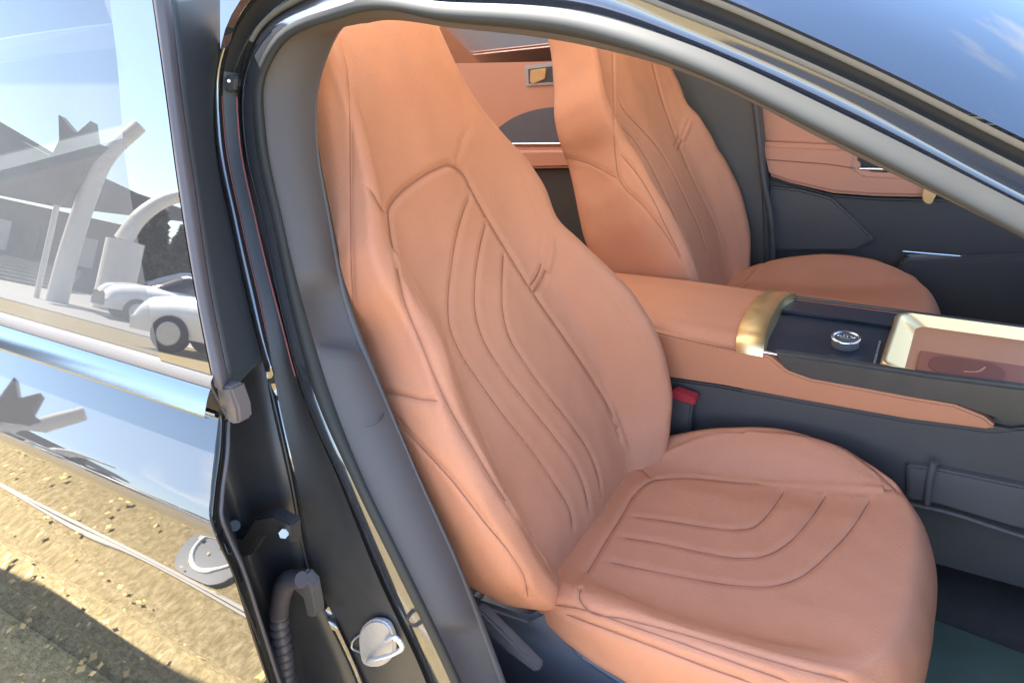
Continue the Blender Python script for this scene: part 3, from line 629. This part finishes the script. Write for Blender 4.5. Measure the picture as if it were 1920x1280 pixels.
rg = frame_ring(TZ - .004, .036); prism("storage_lid", [rg[i] for i in range(len(rg))], (0, 0, -.01), M['copper'], con, 0.002)
prism("storage_step", [(.458, YN + .034, TZ - .003), (1.0, YN + .034, TZ - .003), (1.0, YN + .118, TZ - .003), (.458, YN + .118, TZ - .003)], (0, 0, .003), M['copper_dark'], con, 0.0012)
def well(x0, x1, y0, y1, r):
    P = []
    for cx, cy, a0 in ((x1 - r, y0 + r, -90), (x1 - r, y1 - r, 0), (x0 + r, y1 - r, 90), (x0 + r, y0 + r, 180)):
        for k in range(6): aa = math.radians(a0 + 18 * k); P.append((cx + r * math.cos(aa), cy + r * math.sin(aa), TZ + .0002))
    return P
for x0 in (.475, .640):
    w = prism("cup_holder", well(x0, x0 + .115, YN + .040, YN + .108, .03), (0, 0, .0008), M['copper_well'], con, 0.0)
    tube("cup_rib", [(x0 + .055, YN + .060, TZ + .0006), (x0 + .075, YN + .068, TZ + .0006), (x0 + .085, YN + .088, TZ + .0006)], 0.002, M['copper'], w, 12, 8)
# side: grey trim band, tan knife-shaped panel, dark lower cheek
kn = [(1205, 618), (1300, 640), (1392, 660), (1442, 668), (1476, 696), (1520, 712), (1610, 728), (1700, 745), (1790, 760), (1845, 782), (1868, 801), (1855, 806), (1700, 786), (1500, 750), (1350, 722), (1200, 700)]
prism("side_panel", [aty(p, YN - .006) for p in kn], (0, .02, 0), M['leather_side'], con, 0.004, 3)
gb = [(1446, 660), (1560, 676), (1740, 704), (1930, 728), (2200, 770), (2200, 900), (1930, 800), (1880, 790), (1800, 762), (1700, 747), (1520, 714), (1478, 698)]
prism("side_trim", [aty(p, YN - .003) for p in gb], (0, .02, 0), M['grey_band'], con, 0.005, 3)
ck = [(1200, 702), (1350, 724), (1500, 752), (1700, 788), (1860, 808), (1930, 802), (2200, 900), (2200, 1040), (1900, 985), (1700, 950), (1480, 900), (1200, 860)]
prism("lower_cheek", [aty(p, YN + .004) for p in ck], (0, .03, 0), M['dark'], con, 0.004, 2)
# rotary drive selector
kb0 = atz((1586, 634), TZ + .016); kx, ky = kb0[0], kb0[1]
def disc(z, r, n=40): a = np.linspace(0, 2 * np.pi, n, endpoint=False); return np.stack([kx + r * np.cos(a), ky + r * np.sin(a), np.full(n, z)], -1)
knob = sheet("drive_selector", np.stack([disc(TZ + .001, .024), disc(TZ + .010, .0235), disc(TZ + .014, .022)], 0), M['dark_grey'], con, True, True, angle=40)
sheet("knob_ring", np.stack([disc(TZ + .0135, .0215), disc(TZ + .0145, .0255), disc(TZ + .0185, .0262), disc(TZ + .0200, .0245), disc(TZ + .0192, .0215), disc(TZ + .0175, .0205)], 0), M['chrome'], knob, True, angle=60)
sheet("knob_face", np.stack([disc(TZ + .0180, .0208), disc(TZ + .0185, .010), disc(TZ + .0187, .001)], 0), mat('knob_face_grey', (0.12, 0.15, 0.16), 0.25, metal=0.5), knob, True, True)
sym = []
zs_ = TZ + .0196
def bar(x0, y0, x1, y1, w=0.0011): return tube("t", [(kx + x0, ky + y0, zs_), (kx + x1, ky + y1, zs_)], w, M['chrome'], None, None, 6)
for s in (-1, 1):
    sym += [bar(-.007, s * .0045, .007, s * .0045), bar(s * .007, -.0045, s * .0105, 0), bar(s * .0105, 0, s * .007, .0045), bar(s * .003, -.0045, s * .003, .0045)]
sym += [bar(-.003, 0, .003, 0), bar(-.0155, -.001, -.0125, .001), bar(.0125, -.001, .0155, .001)]
join("knob_symbol", sym, knob)

# belt buckle between seat and console
bk = tag(empty("belt_buckle", (0, 0, 0), car))
q = [aty(p, .80) for p in [(1252, 742), (1298, 756), (1290, 830), (1240, 815)]]; prism("buckle_body", q, (0, .025, 0), M['dark'], bk, 0.004)
q = [aty(p, .797) for p in [(1256, 737), (1266, 734), (1305, 748), (1302, 760), (1262, 749)]]; prism("release_button", q, (0, .024, 0), M['red'], bk, 0.002)

# ---- floor, bulkheads and the rest of the cabin shell ------------------------------------------------
floor = box("cabin_floor", (-2.0, 0.12, .16), (1.5, 1.78, .20), M['carpet'], car, 0.01)
dash = prism("dashboard", [(.86, .1, .35), (.80, .1, .62), (.86, .1, .86), (1.3, .1, .93), (1.3, .1, .35)], (0, 1.7, 0), M['dark'], car, 0.03, 3)
prism("sill_trim", [(-.4, .10, .20), (-.4, .10, .36), (-.4, .17, .37), (-.4, .20, .34), (-.4, .20, .20)], (1.6, 0, 0), M['dark_grey'], car, 0.012, 3)
# footwell detail: a step in the carpet and a rib beside the console
prism("footwell_panel", [aty(p, YN - .012) for p in [(1700, 872), (1760, 880), (2000, 930), (2000, 1012), (1900, 988), (1760, 946), (1700, 936)]], (0, .02, 0), M['dark_grey'], car, 0.004, 2)
tube("wiring_cover", [aty(p, YN - .018) for p in [(1752, 866), (1744, 900), (1738, 944)]], 0.006, M['dark_grey'], car, 12, 10)
tube("carpet_seam", [aty(p, YN - .014) for p in [(1700, 944), (1760, 956), (1900, 1000), (2000, 1030)]], 0.004, M['dark_grey'], car, 12, 8)
bench = empty("rear_seat", (0, 0, 0), car)
box("bench_cushion", (-1.25, .25, .30), (-.70, 1.65, .50), M['leather'], bench, 0.05)
prism("bench_backrest", [(-1.25, .25, .42), (-1.10, .25, .46), (-1.30, .25, 1.05), (-1.45, .25, 1.05)], (0, 1.4, 0), M['leather'], bench, 0.04, 3)
sheet("rear_window", np.array([[(-1.62, .45, 1.28), (-1.62, 1.45, 1.28)], [(-2.1, .4, 1.0), (-2.1, 1.5, 1.0)]]), M['tinted'], car)
# far side doors
YD = 1.745
fd = tag(empty("far_rear_door", (0, 0, 0), car))
pl = lambda px, y=YD: [aty(p, y) for p in px]
prism("door_panel", pl([(700, 140), (842, 104), (950, 92), (1060, 80), (1120, 72), (1120, 314), (960, 312), (700, 320)]), (0, .05, 0), M['door_leather'], fd, 0.008, 3)
pk = spl(np.array([(926, 246), (960, 222), (1004, 206), (1060, 200), (1110, 200)], float), 14)
prism("door_pocket", pl([*pk, (1110, 270), (948, 272)], YD - .004), (0, .01, 0), M['shield'], fd, 0.002)
tube("pocket_trim", pl([(940, 270), (1110, 269)], YD - .008), 0.004, M['chrome'], fd, 8, 8)
prism("armrest_lip", pl([(700, 282), (1120, 279), (1120, 316), (700, 322)], YD - .03), (0, .04, 0), M['door_leather'], fd, 0.012, 3)
hb = prism("handle_bezel", pl([(983, 124), (1066, 114), (1066, 158), (985, 163)], YD - .008), (0, .012, 0), M['steel'], fd, 0.003)
prism("handle_recess", pl([(990, 130), (1058, 122), (1058, 153), (991, 157)], YD - .0095), (0, .004, 0), M['dark'], hb, 0.0006)
prism("door_handle", pl([(994, 132), (1024, 128), (1022, 148), (998, 158), (993, 154)], YD - .014), (0, .006, 0), M['gold'], hb, 0.002)
prism("lower_panel", pl([(700, 318), (1120, 314), (1120, 700), (700, 700)], YD + .006), (0, .04, 0), M['dark'], fd, 0.005)
far_pane = lambda x0, x1: np.array([[(x, 1.80 - .39 * (z - .95), z) for x in (x0, x1)] for z in np.linspace(.93, 1.46, 12)])
sheet("window_pane", far_pane(-1.7, -.345), M['tinted_rear'], fd, out=(0, 1, 0))
prism("pillar_trim", pl([(1225, 60), (1410, 60), (1418, 190), (1434, 330), (1440, 520), (1300, 520), (1215, 200)], 1.69), (0, .06, 0), M['dark_grey'], car, 0.01)
tube("door_gap_seal", pl([(1404, 120), (1416, 200), (1424, 270), (1432, 340), (1444, 400), (1450, 520)], 1.682), 0.008, M['dark'], car, 24, 8)
ff = tag(empty("far_front_door", (0, 0, 0), car))
up = pl([(1408, 100), (1500, 130), (1700, 210), (1760, 250), (1740, 330), (1620, 300), (1600, 276), (1560, 274), (1424, 268)])
prism("door_panel", up, (0, .05, 0), M['door_leather'], ff, 0.008, 3)
am = pl([(1424, 268), (1500, 271), (1598, 276), (1608, 290), (1604, 312), (1622, 324), (1700, 328), (1760, 330), (1752, 372), (1640, 370), (1560, 364), (1480, 345), (1436, 330), (1428, 300)], YD - .03)
prism("door_armrest", am, (0, .05, 0), M['door_leather'], ff, 0.012, 3)
prism("pull_pocket", pl([(1596, 274), (1800, 286), (1800, 326), (1618, 322), (1604, 310), (1608, 290)], YD - .012), (0, .02, 0), M['tray'], ff, 0.003)
tube("pocket_trim", pl([(1612, 316), (1760, 320)], YD - .022), 0.004, M['chrome'], ff, 8, 8)
tube("armrest_crease", pl([(1428, 299), (1500, 304), (1560, 309), (1604, 316)], YD - .0305), 0.0016, M['thread'], ff, 24, 6)
sp = spl(np.array([(1734, 352), (1742, 342), (1752, 346), (1768, 352), (1754, 368), (1744, 384), (1732, 378)], float), 20, True)
prism("tweeter_bezel", pl(sp, YD - .05), (0, .02, 0), M['gold'], ff, 0.004, 2)
prism("lower_panel", pl([(1430, 328), (1500, 350), (1560, 366), (1640, 372), (2000, 380), (2000, 700), (1430, 700)], YD + .004), (0, .04, 0), M['dark'], ff, 0.006)
prism("map_pocket", pl([(1440, 350), (1500, 356), (1560, 372), (1640, 450), (1600, 470), (1440, 470)], YD - .012), (0, .02, 0), M['dark_grey'], ff, 0.006)
prism("scuff_plate", pl([(1690, 470), (1810, 480), (1842, 484), (1842, 488), (1712, 487)], YD - .03), (0, .012, 0), M['chrome'], ff, 0.0015)
prism("sill_cover", pl([(1690, 490), (2000, 484), (2000, 700), (1600, 700)], YD - .06), (0, .05, 0), M['dark'], ff, 0.006)
sheet("window_pane", far_pane(-.345, .75), M['tinted'], ff, out=(0, 1, 0))

# body below and behind, so that the car casts its whole shadow
box("side_skirt", (-1.9, .03, .16), (-.35, .12, .30), M['jamb'], car, 0.02)
prism("tail", [(-2.1, .05, .25), (-2.1, .05, .95), (-2.6, .10, .92), (-2.75, .12, .5), (-2.6, .12, .25)], (0, 1.75, 0), M['paint'], car, 0.04, 3)
prism("bonnet", [(1.0, .10, .30), (1.0, .10, .92), (1.7, .10, .88), (2.1, .12, .62), (2.1, .12, .25)], (0, 1.70, 0), M['paint'], car, 0.04, 3)
prism("far_body_side", [(-2.1, 1.80, .2), (1.3, 1.80, .2), (1.3, 1.80, .93), (-2.1, 1.80, .93)], (0, .06, 0), M['paint'], car, 0.02)
def wheel(x, y):
    w = empty("wheel", (x, y, .33), car); a = np.linspace(0, 2 * np.pi, 48, endpoint=False)
    def rg(r, yy): return np.stack([r * np.cos(a), np.full(48, yy), r * np.sin(a)], -1)
    sheet("tyre", np.stack([rg(.22, -.09), rg(.31, -.10), rg(.33, -.07), rg(.33, .07), rg(.31, .1), rg(.22, .09)], 0), M['tyre'], w, True)
    sheet("rim", np.stack([rg(.22, -.09), rg(.20, -.07), rg(.06, -.06), rg(.01, -.065)], 0), M['steel'], w, True)
for x, y in ((-1.75, .12), (-1.75, 1.74), (1.6, .16), (1.6, 1.74)): wheel(x, y)

# ---- things resting in the car ------------------------------------------------------------------------
fm = prism("floor_mat", [(.50, .16, .206), (1.05, .16, .206), (1.15, YN - .10, .206), (.50, YN - .03, .206)], (0, 0, .006), M['mat_film'], None, 0.002)
tag(fm, "dark floor mat with a greenish plastic sheen in the footwell ahead of the near seat", "floor mat")

# ================================================================== OUTSIDE, MIRRORED IN THE DOOR AND WINDOW
def polar(az, dist): a = math.radians(az); return np.array([-0.5 - dist * math.cos(a), -dist * math.sin(a), 0])
def rib(name, pts, r, m, parent=None): return tube(name, pts, r, m, parent, 30, 14)
# curved white columns
p0, p1, p2, p3 = polar(29.0, 24), polar(29.4, 24), polar(30.0, 24), polar(31.6, 24)
c1 = rib("curved_column", [p0, p0 * .7 + p1 * .3 + [0, 0, 1.6], p1 + np.array([0, 0, 3.0]), p2 + np.array([0, 0, 4.4]), p3 + np.array([0, 0, 5.6])], [.30, .29, .27, .25, .22], M['off_white'])
tag(c1, "tall curved white column bending over at its top, mirrored in the rear window", "column", "curved white columns")
q0 = polar(32.3, 25); c2 = empty("drum_column", tuple(q0)); rib("shaft", [(0, 0, 0), (0, 0, 2.2)], [.55, .55], M['off_white'], c2); rib("arched_arm", [(0, .1, 2.2), (.1, -.2, 3.0), (.4, -.8, 3.8), (.9, -1.4, 4.2)], [.28, .25, .22, .2], M['off_white'], c2)
tag(c2, "stout white drum column with a thinner arched arm on top", "column", "curved white columns")
# crown shaped ornament near the column head
oc = polar(27.8, 24); ax = np.array([-math.sin(math.radians(28)), math.cos(math.radians(28)) * -1, 0]) ; ax = np.array([-.47, .88, 0]) * -1
def orn(u, v): return oc + ax * u + np.array([0, 0, v])
cr = [(-.6, 2.9), (.15, 2.7), (.6, 3.5), (.75, 4.1), (1.2, 4.7), (.75, 4.7), (.55, 5.3), (.25, 4.8), (-.25, 5.2), (-.1, 4.5), (-.2, 4.0), (-1.0, 4.2), (-.6, 3.5)]
o = prism("crown_ornament", [orn(*c) for c in cr], (.12, .3, 0), M['roof'], None, 0.03); tag(o, "dark grey jagged crown shaped ornament standing beside the tall curved column", "ornament")
link_p = tube("post", [oc + [0, 0, 0], oc + [0, 0, 3.4]], 0.08, M['off_white'], o, None, 10)
# building with a sweeping roof
bl = empty("pavilion", (0, 0, 0)); tag(bl, "long low brown grey building with a sweeping overhanging roof", "building")
b0, b1 = polar(16, 46), polar(33.0, 40)
def wallq(a, b, z0, z1, th, name, m): d = b - a; d = d / np.linalg.norm(d); nrm = np.array([d[1], -d[0], 0]); return prism(name, [a + [0, 0, z0], b + [0, 0, z0], b + [0, 0, z1], a + [0, 0, z1]], nrm * th, m, bl, 0.02)
wallq(b0, b1, 0, 3.6, 3.0, "wall", M['building'])
dd = (b1 - b0)
rf = [b0 + [0, 0, 7.6], b0 + dd * .3 + [0, 0, 7.2], b0 + dd * .55 + [0, 0, 6.0], b0 + dd * .8 + [0, 0, 5.2], b1 + dd * .06 + [0, 0, 4.8], b1 + dd * .06 + [0, 0, 4.5], b0 + dd * .55 + [0, 0, 3.7], b0 + [0, 0, 3.7]]
prism("roof", rf, (2.5, -1.2, 0), M['roof'], bl, 0.03)
for k in range(7):
    a = b0 + dd * (.30 + k * .09); b = b0 + dd * (.345 + k * .09); off = np.array([.45, 0.35, 0]); prism("window", [a + [0, 0, 1.2] + off, b + [0, 0, 1.2] + off, b + [0, 0, 2.6] + off, a + [0, 0, 2.6] + off], (.12, .1, 0), M['dark_glass'] if k % 3 else M['pale_wall'], bl, 0.01)
# wide steps in front of the building
st = empty("steps", (0, 0, 0)); tag(st, "broad flight of pale stone steps below the long low building", "steps")
s0, s1 = polar(14, 38), polar(29.5, 34); sdir = (s1 - s0); up = np.array([-.80, -.6, 0])
for k in range(7): prism("step", [s0 + up * k * .5 + [0, 0, .14 * k], s1 + up * k * .5 + [0, 0, .14 * k], s1 + up * (k + 1) * .5 + [0, 0, .14 * k], s0 + up * (k + 1) * .5 + [0, 0, .14 * k]], (0, 0, .14), M['concrete'], st, 0.01)
# parked white cars
def white_car(loc, rz, label):
    root = empty("parked_car", tuple(loc)); root.rotation_euler.z = rz; tag(root, label, "car", "white cars parked outside")
    xs = [-2.1, -2.0, -1.4, -.6, .2, .9, 1.6, 2.0, 2.1]; zt = [.70, .86, .92, .95, .96, .95, .88, .74, .60]; G = []
    for x, z in zip(xs, zt):
        w = .88 - .10 * (abs(x) / 2.1) ** 3; G.append(spl(np.array([(x, -w + .05, .28), (x, -w, .5), (x, -w + .03, z - .12), (x, -w + .14, z), (x, 0, z + .03), (x, w - .14, z), (x, w - .03, z - .12), (x, w, .5), (x, w - .05, .28)]), 33))
    sheet("body", spl(np.array(G), 50), M['white_paint'], root, False)
    C = []
    for x, z, w in ((-1.75, .92, .66), (-1.3, 1.28, .60), (-.6, 1.46, .56), (.2, 1.44, .57), (.75, 1.16, .63), (1.1, .94, .68)): C.append(spl(np.array([(x, -w - .1, .88), (x, -w, z - .06), (x, -w + .1, z), (x, w - .1, z), (x, w, z - .06), (x, w + .1, .88)]), 21))
    sheet("window_glass", spl(np.array(C), 30), M['dark_glass'], root)
    R = []
    for x, z, w in ((-1.2, 1.34, .56), (-.6, 1.475, .54), (.2, 1.455, .55), (.35, 1.40, .56)): R.append(spl(np.array([(x, -w, z - .03), (x, -w + .1, z + .004), (x, 0, z + .02), (x, w - .1, z + .004), (x, w, z - .03)]), 15))
    sheet("roof", np.array(R), M['white_paint'], root, thick=.02)
    for x in (-1.35, 1.35):
        for s in (-1, 1):
            a = np.linspace(0, 2 * np.pi, 30, endpoint=False); f = lambda r, y: np.stack([x + r * np.cos(a), np.full(30, y), .32 + r * np.sin(a)], -1)
            sheet("wheel", np.stack([f(.01, s * .90), f(.18, s * .90), f(.20, s * .895), f(.31, s * .90), f(.32, s * .86), f(.32, s * .70)], 0), M['tyre'], root, True)
            sheet("wheel_rim", np.stack([f(.01, s * .915), f(.06, s * .912), f(.17, s * .906), f(.195, s * .912), f(.205, s * .90)], 0), M['steel'], root, True)
    for s in (-1, 1): box("tail_lamp", (-2.12, s * .62 - .14, .72), (-2.04, s * .62 + .14, .82), M['red'], root, .01)
    return root
white_car(polar(43.5, 13.0), math.radians(150), "white hatchback parked nearest to the black sedan")
white_car(polar(37.0, 21.0), math.radians(110), "white car parked further off beside the drum column")
# dark conifer and shrubs beyond
def tree(loc, h, w, label, seed):
    root = empty("tree", tuple(loc)); tag(root, label, "tree"); r2 = np.random.default_rng(seed); rib("trunk", [(0, 0, 0), (0, 0, h * .8)], [.14, .05], M['bark'], root)
    V, F = [], []
    for i in range(1500):
        t = r2.random() ** .8; z = h * (.15 + .85 * t); rad = w * (1 - t) ** .8 * (.45 + .55 * r2.random()); a = r2.random() * 6.283; c = np.array([rad * math.cos(a), rad * math.sin(a), z]); s = .18 + .2 * r2.random()
        u = r2.normal(size=3); u /= np.linalg.norm(u); v = np.cross(u, r2.normal(size=3)); v /= np.linalg.norm(v); b = len(V); V += [c - u * s, c + v * s * .5, c + u * s, c - v * s * .5]; F.append((b, b + 1, b + 2, b + 3))
    link("crown", V, F, M['leaf'], root, False)
tree(polar(34.0, 30), 3.9, 1.1, "dark narrow evergreen tree behind the further white car", 5)
tree(polar(36.0, 42), 4.6, 1.6, "broader dark evergreen tree at the far edge of the car park", 8)
# round iron cover in the grass, with a painted ring
mc0 = np.array([-1.13, -.56, .012]); mc = sheet("manhole_cover", np.stack([np.stack([mc0[0] + r * np.cos(np.linspace(0, 2 * np.pi, 48, endpoint=False)), mc0[1] + r * np.sin(np.linspace(0, 2 * np.pi, 48, endpoint=False)), np.full(48, z)], -1) for r, z in ((.13, .0), (.13, .014), (.125, .016), (.01, .016))], 0), M['cast_iron'], None, True, angle=40)
tag(mc, "round dark iron cover with a pale ring, set in leafy ground beside the car", "manhole cover")
rgp = [np.array([mc0[0] + .085 * math.cos(a), mc0[1] + .085 * math.sin(a), .017]) for a in np.linspace(0, 6.2832, 40, endpoint=False)]
tube("pale_ring", rgp, .006, M['white_line'], mc, None, 6, True)
# fallen leaves
V, F = [], []
for i in range(1400):
    c = np.array([rng.uniform(-6, 2), -abs(rng.normal(0, 1.1)) + .1, .012 + .02 * rng.random()]); a = rng.random() * 6.28; s = rng.uniform(.005, .015); tl = rng.uniform(-.22, .22, 2); b = len(V)
    for r_, th in ((1, 0), (.55, .7), (.8, 1.6), (.5, 2.4), (1.1, 3.14), (.5, 3.9), (.8, 4.7), (.55, 5.6)):
        u, v = s * r_ * math.cos(a + th), s * r_ * math.sin(a + th); V.append(c + [u, v, u * tl[0] + v * tl[1]])
    F.append(tuple(range(b, b + 8)))
lf = link("fallen_leaves", V, F, mat('yellow_leaves', (0.42, 0.27, 0.09), 0.7, vary=(9, 0.6)), None, False); lf["kind"] = "stuff"
